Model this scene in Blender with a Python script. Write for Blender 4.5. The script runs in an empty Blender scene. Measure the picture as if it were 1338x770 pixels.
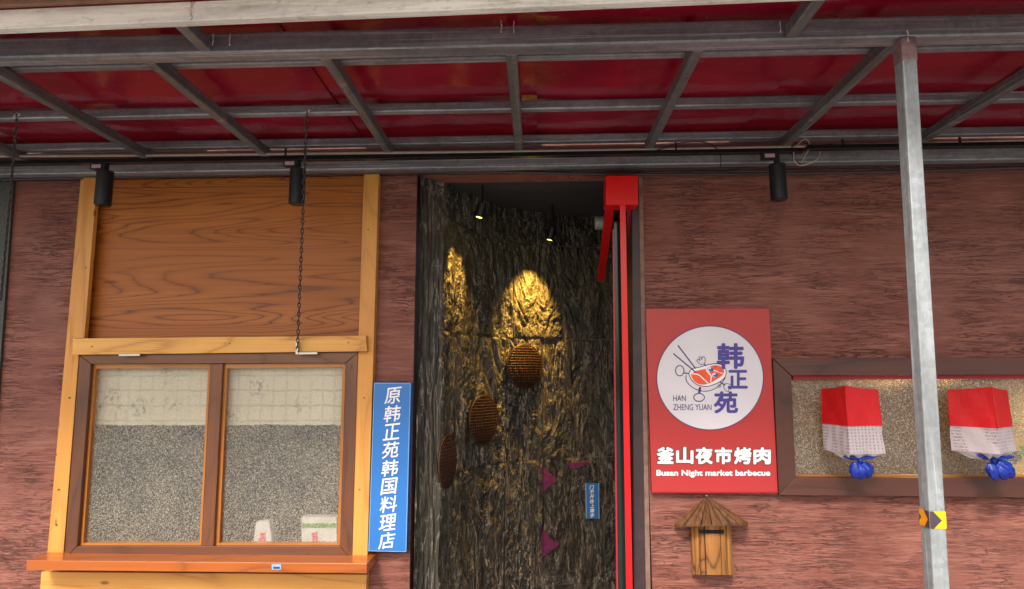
import bpy, bmesh, math, random
from mathutils import Vector, Matrix, noise
R = math.radians
random.seed(7)
scn = bpy.context.scene
C = scn.collection
# ------------------------------------------------------------------ camera
F = 805.0; YAW, PITCH, ROLL = R(2.3), R(7.5), R(-0.11); EYE = Vector((0, 0, 1.6))
fw = Vector((-math.sin(YAW)*math.cos(PITCH), math.cos(YAW)*math.cos(PITCH), math.sin(PITCH)))
r0 = Vector((math.cos(YAW), math.sin(YAW), 0)); u0 = r0.cross(fw)
rt = r0*math.cos(ROLL)+u0*math.sin(ROLL); up = u0*math.cos(ROLL)-r0*math.sin(ROLL)
cam = bpy.data.cameras.new('camera'); co = bpy.data.objects.new('camera', cam); C.objects.link(co)
cam.sensor_width = 36; cam.lens = F/1338*36; cam.clip_start = .02; cam.clip_end = 500
m = Matrix.Identity(4)
for i in range(3):
    m[i][0] = rt[i]; m[i][1] = up[i]; m[i][2] = -fw[i]; m[i][3] = EYE[i]
co.matrix_world = m
scn.camera = co
# ------------------------------------------------------------------ light
SUN_EL, SUN_AZ = 44, 197          # azimuth the light comes from: behind the viewer, a little to the left
w = bpy.data.worlds.new('World'); scn.world = w; w.use_nodes = True
nt = w.node_tree; bg = nt.nodes['Background']
sky = nt.nodes.new('ShaderNodeTexSky'); sky.sky_type = 'NISHITA'; sky.sun_disc = False
sky.sun_elevation = R(SUN_EL); sky.sun_rotation = R(SUN_AZ)
sky.air_density = 1.2; sky.dust_density = 4.0; sky.ozone_density = .6
nt.links.new(sky.outputs[0], bg.inputs[0]); bg.inputs[1].default_value = .095
sun = bpy.data.lights.new('sun', 'SUN'); so = bpy.data.objects.new('sun', sun); C.objects.link(so)
sun.energy = 1.5; sun.angle = R(11); sun.color = (1, .96, .9)
sd = Vector((math.sin(R(SUN_AZ))*math.cos(R(SUN_EL)), math.cos(R(SUN_AZ))*math.cos(R(SUN_EL)), math.sin(R(SUN_EL))))
so.rotation_euler = sd.to_track_quat('Z', 'Y').to_euler()
scn.view_settings.view_transform = 'Standard'; scn.view_settings.look = 'None'
scn.view_settings.exposure = 1.28; scn.view_settings.gamma = 1
scn.cycles.use_denoising = True
scn.cycles.max_bounces = 10; scn.cycles.transparent_max_bounces = 12
scn.cycles.caustics_reflective = False

# ------------------------------------------------------------------ helpers
def ray(px, py):
    return fw + rt*((px-669)/F) - up*((py-385)/F)
def P(px, py, Y):
    d = ray(px, py); return EYE + d*(Y/d.y)
def PZ(px, py, z):
    d = ray(px, py); return EYE + d*((z-EYE.z)/d.z)
def thing(name, label, cat, loc, group=None):
    o = bpy.data.objects.new(name, None); C.objects.link(o); o.location = loc
    o.empty_display_size = .05
    o['label'] = label; o['category'] = cat
    if group: o['group'] = group
    return o
def wloc(p):
    v = Vector((0, 0, 0))
    while p is not None: v += p.location; p = p.parent
    return v
def mk(name, vs, fs, mat, parent=None, bevel=0, smooth=False, label=None, cat=None, kind=None, group=None, mats=None, midx=None, autos=None):
    vs = [Vector(v) for v in vs]
    if parent is None:
        lo = Vector((min(v.x for v in vs), min(v.y for v in vs), min(v.z for v in vs)))
        hi = Vector((max(v.x for v in vs), max(v.y for v in vs), max(v.z for v in vs)))
        org = Vector(((lo.x+hi.x)/2, (lo.y+hi.y)/2, lo.z))
    else: org = wloc(parent)
    me = bpy.data.meshes.new(name)
    me.from_pydata([tuple(v-org) for v in vs], [], fs)
    me.update()
    b = bmesh.new(); b.from_mesh(me)
    bmesh.ops.recalc_face_normals(b, faces=b.faces)
    b.to_mesh(me); b.free()
    for x in (mats or [mat]): me.materials.append(x)
    if midx:
        for p, i in zip(me.polygons, midx): p.material_index = i
    if smooth:
        for p in me.polygons: p.use_smooth = True
    o = bpy.data.objects.new(name, me); C.objects.link(o)
    if parent is None: o.location = org
    else: o.parent = parent
    if bevel:
        bv = o.modifiers.new('bevel', 'BEVEL'); bv.width = bevel; bv.segments = 2; bv.limit_method = 'ANGLE'; bv.angle_limit = R(40)
    if label: o['label'] = label
    if cat: o['category'] = cat
    if kind: o['kind'] = kind
    if group: o['group'] = group
    return o
BF = [(0,1,2,3),(7,6,5,4),(0,4,5,1),(1,5,6,2),(2,6,7,3),(3,7,4,0)]
def boxv(a, b):
    x0,y0,z0 = a; x1,y1,z1 = b
    return [(x0,y0,z1),(x1,y0,z1),(x1,y0,z0),(x0,y0,z0),(x0,y1,z1),(x1,y1,z1),(x1,y1,z0),(x0,y1,z0)], list(BF)
def quadv(q, Yf, Yb):
    f = [P(x, y, Yf) for x, y in q]
    return f+[Vector((v.x, Yb, v.z)) for v in f], list(BF)
def join(*ms):
    V, Fc = [], []
    for v, f in ms:
        n = len(V); V += [Vector(x) for x in v]; Fc += [tuple(i+n for i in t) for t in f]
    return V, Fc
def box(name, a, b, mat, parent=None, **k):
    return mk(name, *boxv(a, b), mat, parent, **k)
def quad(name, q, Yf, Yb, mat, parent=None, **k):
    return mk(name, *quadv(q, Yf, Yb), mat, parent, **k)
def tubev(pts, r, n=8, cap=True):
    pts = [Vector(p) for p in pts]; V, Fc = [], []
    prev = None
    for i, p in enumerate(pts):
        t = (pts[min(i+1, len(pts)-1)]-pts[max(i-1, 0)]).normalized()
        a = prev if prev is not None else (Vector((0,0,1)) if abs(t.z) < .9 else Vector((1,0,0)))
        a = (a-t*a.dot(t)).normalized(); b = t.cross(a); prev = a
        rr = r[i] if isinstance(r, (list, tuple)) else r
        for k in range(n):
            an = 2*math.pi*k/n; V.append(p+(a*math.cos(an)+b*math.sin(an))*rr)
    for i in range(len(pts)-1):
        for k in range(n):
            Fc.append((i*n+k, i*n+(k+1)%n, (i+1)*n+(k+1)%n, (i+1)*n+k))
    if cap:
        Fc.append(tuple(range(n-1, -1, -1))); Fc.append(tuple((len(pts)-1)*n+k for k in range(n)))
    return V, Fc
def cylv(a, b, r, n=20): return tubev([a, b], r, n)
def spline(pts, n=8):
    pts = [Vector(p) for p in pts]; out = []
    q = [pts[0]]+pts+[pts[-1]]
    for i in range(1, len(q)-2):
        for k in range(n):
            t = k/n; a, b, c, d = q[i-1], q[i], q[i+1], q[i+2]
            out.append(.5*((2*b)+(c-a)*t+(2*a-5*b+4*c-d)*t*t+(3*b-a-3*c+d)*t**3))
    out.append(pts[-1]); return out
# flat print drawn on a plane y = Y (positions measured on the thing itself)
def px_poly(pts, Y, th=.0015):
    n = len(pts); f = [P(x, y, Y) for x, y in pts]
    V = f+[v+Vector((0, th, 0)) for v in f]
    return V, [tuple(range(n))]+[(i, (i+1) % n, n+(i+1) % n, n+i) for i in range(n)]
def px_stroke(pts, wd, Y, closed=False):
    n = len(pts); L, Rr = [], []
    for i in range(n):
        a = pts[(i-1) % n] if closed else pts[max(i-1, 0)]
        b = pts[(i+1) % n] if closed else pts[min(i+1, n-1)]
        dx, dy = b[0]-a[0], b[1]-a[1]; l = math.hypot(dx, dy) or 1
        ox, oy = -dy/l*wd/2, dx/l*wd/2
        L.append(P(pts[i][0]+ox, pts[i][1]+oy, Y)); Rr.append(P(pts[i][0]-ox, pts[i][1]-oy, Y))
    m_ = n if closed else n-1
    return L+Rr, [(i, (i+1) % n, n+(i+1) % n, n+i) for i in range(m_)]
def text(name, s, bb, Y, mat, parent, bold=0., shear=0., sp=1., line=None, tilt=0.):
    """lettering fitted to the box bb=(x0,y0,x1,y1) on the plane y=Y"""
    cu = bpy.data.curves.new('t', 'FONT'); cu.body = s; cu.size = 1;  cu.shear = shear
    cu.space_character = sp; cu.resolution_u = 4
    to = bpy.data.objects.new('t', cu); C.objects.link(to)
    dg = bpy.context.evaluated_depsgraph_get(); me = bpy.data.meshes.new_from_object(to.evaluated_get(dg))
    vs = [v.co.copy() for v in me.vertices]; fs = [tuple(p.vertices) for p in me.polygons]
    bpy.data.objects.remove(to); bpy.data.curves.remove(cu); bpy.data.meshes.remove(me)
    x0 = min(v.x for v in vs); x1 = max(v.x for v in vs); y0 = min(v.y for v in vs); y1 = max(v.y for v in vs)
    ms = []; sz = min(bb[2]-bb[0], bb[3]-bb[1]) if len(s) == 1 else bb[3]-bb[1]; k_ = bold*sz
    offs = [(0, 0)]+([(math.cos(a)*k_, math.sin(a)*k_) for a in [i*math.pi/4+.3 for i in range(8)]] if bold else [])
    for n_, (ox, oy) in enumerate(offs):
        out = []
        for v in vs:
            a = (v.x-x0)/(x1-x0); b = (y1-v.y)/(y1-y0)
            out.append(P(bb[0]+k_+a*(bb[2]-bb[0]-2*k_)+ox, bb[1]+k_+b*(bb[3]-bb[1]-2*k_)-tilt*(a-.5)+oy, Y-n_*.00005))
        ms.append((out, fs))
    return mk(name, *join(*ms), mat, parent)

# ------------------------------------------------------------------ materials
def mat_base(name):
    m = bpy.data.materials.new(name); m.use_nodes = True
    t = m.node_tree; b = t.nodes['Principled BSDF']; return m, t, b
def N(t, ty, **k):
    n = t.nodes.new(ty)
    for a, v in k.items():
        if a.startswith('i_'): n.inputs[int(a[2:]) if a[2:].isdigit() else a[2:]].default_value = v
        else: setattr(n, a, v)
    return n
def coords(t, sc=(1,1,1), rnd=False):
    tc = t.nodes.new('ShaderNodeTexCoord'); mp = t.nodes.new('ShaderNodeMapping'); mp.inputs['Scale'].default_value = sc
    if rnd:
        oi = t.nodes.new('ShaderNodeObjectInfo'); mu = N(t, 'ShaderNodeVectorMath', operation='MULTIPLY_ADD')
        cb = t.nodes.new('ShaderNodeCombineXYZ')
        for i, s in enumerate((7.3, 3.1, 11.7)):
            mm = N(t, 'ShaderNodeMath', operation='MULTIPLY'); mm.inputs[1].default_value = s
            t.links.new(oi.outputs['Random'], mm.inputs[0]); t.links.new(mm.outputs[0], cb.inputs[i])
        ad = N(t, 'ShaderNodeVectorMath', operation='ADD')
        t.links.new(tc.outputs['Object'], ad.inputs[0]); t.links.new(cb.outputs[0], ad.inputs[1])
        t.links.new(ad.outputs[0], mp.inputs[0])
    else: t.links.new(tc.outputs['Object'], mp.inputs[0])
    return mp.outputs[0]
def noi(t, vec, scale, detail=4, rough=.55, dist=0., sc=None):
    n = N(t, 'ShaderNodeTexNoise'); n.inputs['Scale'].default_value = scale; n.inputs['Detail'].default_value = detail
    n.inputs['Roughness'].default_value = rough; n.inputs['Distortion'].default_value = dist
    if sc:
        mp = N(t, 'ShaderNodeMapping'); mp.inputs['Scale'].default_value = sc; t.links.new(vec, mp.inputs[0]); vec = mp.outputs[0]
    t.links.new(vec, n.inputs['Vector']); return n.outputs['Fac']
def ramp(t, f, stops, interp='LINEAR'):
    r = N(t, 'ShaderNodeValToRGB'); r.color_ramp.interpolation = interp; e = r.color_ramp.elements
    while len(e) < len(stops): e.new(.5)
    for s, (p, c) in zip(e, stops):
        s.position = p; s.color = (*c, 1) if isinstance(c, (tuple, list)) else (c, c, c, 1)
    t.links.new(f, r.inputs[0]); return r.outputs[0]
def mixc(t, f, a, b, mode='MIX'):
    n = N(t, 'ShaderNodeMix', data_type='RGBA', blend_type=mode)
    for s, v in ((0, f), (6, a), (7, b)):
        if hasattr(v, 'is_output'): t.links.new(v, n.inputs[s])
        else: n.inputs[s].default_value = v if s == 0 else (*v, 1)
    return n.outputs[2]
def mth(t, op, a, b=None, c=None):
    n = N(t, 'ShaderNodeMath', operation=op)
    for i, v in enumerate((a, b, c)):
        if v is None: continue
        if hasattr(v, 'is_output'): t.links.new(v, n.inputs[i])
        else: n.inputs[i].default_value = v
    return n.outputs[0]
def bump(t, b, h, st, dist=.01):
    n = N(t, 'ShaderNodeBump'); n.inputs['Strength'].default_value = st; n.inputs['Distance'].default_value = dist
    t.links.new(h, n.inputs['Height']); t.links.new(n.outputs[0], b.inputs['Normal']); return n
def plain(name, col, rough=.5, metal=0., nz=.12, sc=20, spec=.5, bm=.0):
    m, t, b = mat_base(name); v = coords(t, rnd=True); f = noi(t, v, sc, 5)
    c = mixc(t, ramp(t, f, [(.3, 0), (.7, 1)]), tuple(x*(1-nz) for x in col), tuple(min(1, x*(1+nz)) for x in col))
    t.links.new(c, b.inputs['Base Color']); b.inputs['Roughness'].default_value = rough; b.inputs['Metallic'].default_value = metal
    b.inputs['Specular IOR Level'].default_value = spec
    if bm: bump(t, b, f, bm)
    return m
def stucco():
    m, t, b = mat_base('brushed_stucco'); v = coords(t)
    wav = noi(t, v, 2.5, 3, .5, .3, sc=(1.6, 1, 1))
    big = noi(t, v, 1.0, 5, .6, .4, sc=(2.4, 2, 17))
    fine = noi(t, v, 1.0, 6, .7, .5, sc=(9, 6, 140))
    rip = noi(t, v, 1.0, 3, .55, 1.3, sc=(3.2, 3, 40)); rip2 = noi(t, v, 1.0, 4, .6, 1.6, sc=(6.5, 4, 80))
    def line(n, c0, wd): return ramp(t, mth(t, 'ABSOLUTE', mth(t, 'SUBTRACT', n, c0)), [(0, 1), (wd, 0)])
    thin = ramp(t, noi(t, v, 3.3, 3, .5), [(.40, .15), (.58, 1)])
    ln = mth(t, 'MAXIMUM', line(rip, .44, .022), mth(t, 'MULTIPLY', line(rip2, .42, .03), .75))
    ln = mth(t, 'MULTIPLY', ln, thin)
    hi = mth(t, 'MULTIPLY', line(rip, .405, .022), thin)
    h = mth(t, 'ADD', mth(t, 'MULTIPLY', big, .6), mth(t, 'MULTIPLY', fine, .5))
    c1 = ramp(t, h, [(.40, (.160, .044, .028)), (.55, (.235, .074, .051)), (.70, (.37, .145, .104))])
    c2 = mixc(t, mth(t, 'MULTIPLY', ramp(t, wav, [(.38, 0), (.65, 1)]), .5), c1, (.28, .112, .084))
    c3 = mixc(t, mth(t, 'MULTIPLY', ln, .85), c2, (.050, .014, .012))
    c3 = mixc(t, mth(t, 'MULTIPLY', hi, .35), c3, (.42, .20, .16))
    t.links.new(c3, b.inputs['Base Color']); b.inputs['Roughness'].default_value = .62
    hh = mth(t, 'SUBTRACT', mth(t, 'ADD', h, mth(t, 'MULTIPLY', hi, .15)), mth(t, 'MULTIPLY', ln, .4))
    bump(t, b, hh, .8, .010); return m
def wood(name, light, mid, dark, axis='x', rings=9., rough=.45, knots=True, contrast=1., rnd=True, stretch=.22, bmp=.25, coat=0., ns=3.2):
    m, t, b = mat_base(name)
    s = {'x': (stretch, 1, 1), 'z': (1, 1, stretch)}[axis]
    v = coords(t, s, rnd)
    f = noi(t, v, ns, 2, .4, .35)
    big = mth(t, 'MULTIPLY', f, rings)
    g = noi(t, v, 26, 5, .7, 0, sc={'x': (.22, 1, 3.2), 'z': (3.2, 1, .22)}[axis])
    ph = mth(t, 'ADD', big, mth(t, 'MULTIPLY', g, .55))
    fr = mth(t, 'FRACT', ph)
    lines = ramp(t, fr, [(0, .9), (.05, .35), (.22, .08), (.6, 0), (.88, .25), (1, .9)])
    tone = mixc(t, ramp(t, noi(t, v, 1.7, 3), [(.3, 0), (.7, 1)]), light, mid)
    fine = mixc(t, ramp(t, g, [(.36, .9*contrast), (.60, 0)]), tone, mid)
    c = mixc(t, mth(t, 'MULTIPLY', mth(t, 'MULTIPLY', lines, ramp(t, noi(t, v, 1.9, 3), [(.35, .35), (.6, 1)])), 1.0*contrast), fine, dark)
    if knots:
        vo = N(t, 'ShaderNodeTexVoronoi'); vo.inputs['Scale'].default_value = 8.0
        mp = N(t, 'ShaderNodeMapping'); mp.inputs['Scale'].default_value = {'x': (1.8, 1, 1), 'z': (1, 1, 1.8)}[axis]
        t.links.new(v, mp.inputs[0]); t.links.new(mp.outputs[0], vo.inputs['Vector'])
        d = mth(t, 'ADD', vo.outputs['Distance'], mth(t, 'MULTIPLY', noi(t, v, 30, 3), .06))
        k = ramp(t, d, [(.075, 1), (.12, 0)])
        c = mixc(t, mth(t, 'MULTIPLY', k, .75), c, tuple(x*.5 for x in dark))
    t.links.new(c, b.inputs['Base Color']); b.inputs['Roughness'].default_value = rough
    if coat: b.inputs['Coat Weight'].default_value = coat; b.inputs['Coat Roughness'].default_value = .15
    bump(t, b, mth(t, 'SUBTRACT', g, mth(t, 'MULTIPLY', lines, .5)), bmp, .004); return m
def galv(name, col=(.36, .36, .37), axis='x', metal=.55, rust=.0, dirt=.5):
    m, t, b = mat_base(name); v = coords(t, rnd=True)
    sp = N(t, 'ShaderNodeTexVoronoi'); sp.inputs['Scale'].default_value = 55; t.links.new(v, sp.inputs['Vector'])
    st = noi(t, v, 6, 6, .7, .3, sc={'x': (.25, 3, 3), 'z': (3, 3, .25), 'y': (3, .25, 3)}[axis])
    bl = noi(t, v, 7, 6, .7)
    base = mixc(t, ramp(t, st, [(.3, 0), (.7, 1)]), tuple(x*.55 for x in col), tuple(x*1.25 for x in col))
    sg_ = N(t, 'ShaderNodeSeparateXYZ'); t.links.new(sp.outputs['Color'], sg_.inputs[0]); base = mixc(t, .22, base, ramp(t, sg_.outputs[0], [(0, .25), (1, .75)]), 'OVERLAY')
    sk = noi(t, v, 10, 5, .75, .2, sc={'x': (.06, 6, 6), 'z': (6, 6, .06), 'y': (6, .06, 6)}[axis]); base = mixc(t, ramp(t, sk, [(.56, 0), (.62, .6)]), base, tuple(min(.8, x*2.1) for x in col))
    base = mixc(t, mth(t, 'MULTIPLY', ramp(t, bl, [(.5, 0), (.68, 1)]), dirt), base, (.13, .11, .09))
    base = mixc(t, mth(t, 'MULTIPLY', ramp(t, bl, [(.28, 1), (.38, 0)]), .5), base, (.62, .62, .60))
    if rust: base = mixc(t, mth(t, 'MULTIPLY', ramp(t, noi(t, v, 24, 6, .75, .5, sc=(.4, 1, 1)), [(.55, 0), (.7, 1)]), rust), base, (.30, .20, .06))
    t.links.new(base, b.inputs['Base Color']); b.inputs['Metallic'].default_value = metal
    t.links.new(ramp(t, bl, [(.3, .32), (.7, .6)]), b.inputs['Roughness']); bump(t, b, st, .15, .003); return m
def slate():
    m, t, b = mat_base('rough_slate'); v = coords(t)
    st = noi(t, v, 9, 8, .72, .6, sc=(1, 1, .22)); bl = noi(t, v, 1.6, 3)
    fl = noi(t, v, 55, 5, .7, .4, sc=(1, 1, .4))
    c = ramp(t, st, [(.34, (.007, .005, .005)), (.52, (.027, .020, .015)), (.68, (.115, .086, .058))])
    vn = noi(t, v, 13, 4, .6, 1.2, sc=(1, 1, .16)); c = mixc(t, ramp(t, mth(t, 'ABSOLUTE', mth(t, 'SUBTRACT', vn, .5)), [(.0, .7), (.022, 0)]), c, (.42, .36, .28))
    c = mixc(t, ramp(t, bl, [(.4, 0), (.62, 1)]), c, mixc(t, .35, c, (.08, .07, .038)))
    c = mixc(t, ramp(t, fl, [(.62, 0), (.72, .55)]), c, (.34, .29, .22))
    t.links.new(c, b.inputs['Base Color']); b.inputs['Roughness'].default_value = .5
    b.inputs['Specular IOR Level'].default_value = .6
    bump(t, b, mth(t, 'ADD', st, mth(t, 'MULTIPLY', fl, .5)), .8, .012); return m
def redroof():
    m, t, b = mat_base('red_roof_sheet'); v = coords(t)
    st = noi(t, v, 1.3, 5, .6, .5, sc=(1, 3, 1)); d = noi(t, v, 14, 6, .7, .4)
    c = mixc(t, ramp(t, st, [(.35, 0), (.65, 1)]), (.25, .008, .026), (.37, .016, .045))
    c = mixc(t, ramp(t, d, [(.6, 0), (.74, .35)]), c, (.42, .20, .20))
    t.links.new(c, b.inputs['Base Color']); b.inputs['Roughness'].default_value = .2; b.inputs['Coat Weight'].default_value = .5
    b.inputs['Coat Roughness'].default_value = .08
    bump(t, b, st, .3, .02)
    tr = N(t, 'ShaderNodeBsdfTranslucent'); t.links.new(c, tr.inputs[0])
    mx = N(t, 'ShaderNodeMixShader'); mx.inputs[0].default_value = .3
    t.links.new(b.outputs[0], mx.inputs[1]); t.links.new(tr.outputs[0], mx.inputs[2])
    t.links.new(mx.outputs[0], t.nodes['Material Output'].inputs['Surface']); return m
def pattern_glass(name, dens=.52, scale=230., see=.8):
    m, t, b = mat_base(name); v = coords(t)
    vo = N(t, 'ShaderNodeTexVoronoi'); vo.inputs['Scale'].default_value = scale; t.links.new(v, vo.inputs['Vector'])
    n2 = noi(t, v, scale*.9, 2, .6, 1.5); n3 = noi(t, v, 4, 3)
    sparkle = ramp(t, mth(t, 'ADD', n2, mth(t, 'MULTIPLY', mth(t, 'SUBTRACT', n3, .5), .10)), [(dens, 0), (dens+.05, 1)])  # sparkle of the textured pane painted as pale flecks
    b.inputs['Base Color'].default_value = (.86, .76, .57, 1); b.inputs['Roughness'].default_value = .25
    bump(t, b, n2, 1., .006)
    tr = N(t, 'ShaderNodeBsdfTransparent'); tr.inputs[0].default_value = (.92, .92, .90, 1)
    gl = N(t, 'ShaderNodeBsdfGlossy'); gl.inputs['Roughness'].default_value = .18; gl.inputs[0].default_value = (.9, .9, .9, 1)
    bn = N(t, 'ShaderNodeBump'); bn.inputs['Strength'].default_value = .6; bn.inputs['Distance'].default_value = .006
    t.links.new(n2, bn.inputs['Height']); t.links.new(bn.outputs[0], gl.inputs['Normal'])
    rf_ = N(t, 'ShaderNodeBsdfRefraction'); rf_.inputs['IOR'].default_value = 1.16; rf_.inputs['Roughness'].default_value = .3; t.links.new(bn.outputs[0], rf_.inputs['Normal'])
    m0 = N(t, 'ShaderNodeMixShader'); m0.inputs[0].default_value = .12; t.links.new(tr.outputs[0], m0.inputs[1]); t.links.new(rf_.outputs[0], m0.inputs[2])
    m1 = N(t, 'ShaderNodeMixShader'); m1.inputs[0].default_value = .07
    t.links.new(m0.outputs[0], m1.inputs[1]); t.links.new(gl.outputs[0], m1.inputs[2])
    m2 = N(t, 'ShaderNodeMixShader'); t.links.new(mth(t, 'MULTIPLY', sparkle, see), m2.inputs[0])
    tl = N(t, 'ShaderNodeBsdfTranslucent'); tl.inputs[0].default_value = (.85, .8, .7, 1); m3 = N(t, 'ShaderNodeMixShader'); m3.inputs[0].default_value = .2
    t.links.new(b.outputs[0], m3.inputs[1]); t.links.new(tl.outputs[0], m3.inputs[2])
    t.links.new(m1.outputs[0], m2.inputs[1]); t.links.new(m3.outputs[0], m2.inputs[2])
    t.links.new(m2.outputs[0], t.nodes['Material Output'].inputs['Surface']); return m
def emit(name, col, st):
    m, t, b = mat_base(name); b.inputs['Emission Color'].default_value = (*col, 1); b.inputs['Emission Strength'].default_value = st
    b.inputs['Base Color'].default_value = (*col, 1); return m
def reflectionmat():  # bright reflection in the pane put into the colour, with its grid lines
    m, t, b = mat_base('painted_reflection'); v = coords(t)
    wv = noi(t, v, 9, 3, .6); sx = N(t, 'ShaderNodeSeparateXYZ'); t.links.new(v, sx.inputs[0])
    def grid(c, per, wd):
        u = mth(t, 'ADD', mth(t, 'DIVIDE', c, per), mth(t, 'MULTIPLY', wv, .35)); f = mth(t, 'ABSOLUTE', mth(t, 'SUBTRACT', mth(t, 'FRACT', u), .5))
        return ramp(t, f, [(wd*.4, 1), (wd, 0)])
    g = mth(t, 'MAXIMUM', mth(t, 'MULTIPLY', grid(sx.outputs[0], .065, .11), .6), grid(sx.outputs[2], .078, .09))
    g = mth(t, 'MULTIPLY', g, ramp(t, noi(t, v, 5, 3), [(.32, .15), (.55, 1)]))
    vo = N(t, 'ShaderNodeTexVoronoi'); vo.inputs['Scale'].default_value = 8; t.links.new(v, vo.inputs['Vector'])
    near = ramp(t, vo.outputs['Distance'], [(.15, 1), (.5, 0)])
    pick = ramp(t, vo.outputs['Color'], [(.38, 0), (.44, 1)])
    ink = ramp(t, noi(t, v, 42, 3, .6, .3, sc=(1, 1, .8)), [(.50, 0), (.58, 1)])
    s = mth(t, 'MULTIPLY', mth(t, 'MULTIPLY', near, pick), ink)
    c = mixc(t, mth(t, 'MULTIPLY', g, .55), ramp(t, noi(t, v, 3, 4), [(.3, (.86, .80, .64)), (.7, (.93, .88, .73))]), (.36, .33, .26))
    c = mixc(t, s, c, (.13, .12, .10))
    t.links.new(c, b.inputs['Base Color']); b.inputs['Roughness'].default_value = .8
    return m
def lanternprint():
    m, t, b = mat_base('printed_gauze'); v = coords(t)
    sx = N(t, 'ShaderNodeSeparateXYZ'); t.links.new(v, sx.inputs[0])
    u = mth(t, 'ADD', sx.outputs[0], mth(t, 'MULTIPLY', sx.outputs[1], .6))
    f = mth(t, 'ABSOLUTE', mth(t, 'SUBTRACT', mth(t, 'FRACT', mth(t, 'DIVIDE', u, .0205)), .5))
    fz = mth(t, 'ABSOLUTE', mth(t, 'SUBTRACT', mth(t, 'FRACT', mth(t, 'DIVIDE', sx.outputs[2], .0145)), .5))
    col = mth(t, 'MULTIPLY', ramp(t, f, [(.20, 1), (.30, 0)]), ramp(t, fz, [(.26, 1), (.36, 0)]))
    ink = ramp(t, noi(t, v, 190, 3, .6), [(.44, 0), (.52, 1)])
    c = mixc(t, mth(t, 'MULTIPLY', mth(t, 'MULTIPLY', col, ink), .8), (.62, .54, .56), (.24, .16, .22))
    t.links.new(c, b.inputs['Base Color']); b.inputs['Roughness'].default_value = .6
    tr = N(t, 'ShaderNodeBsdfTranslucent'); t.links.new(c, tr.inputs[0])
    mx = N(t, 'ShaderNodeMixShader'); mx.inputs[0].default_value = .25
    t.links.new(b.outputs[0], mx.inputs[1]); t.links.new(tr.outputs[0], mx.inputs[2])
    t.links.new(mx.outputs[0], t.nodes['Material Output'].inputs['Surface']); return m

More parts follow.
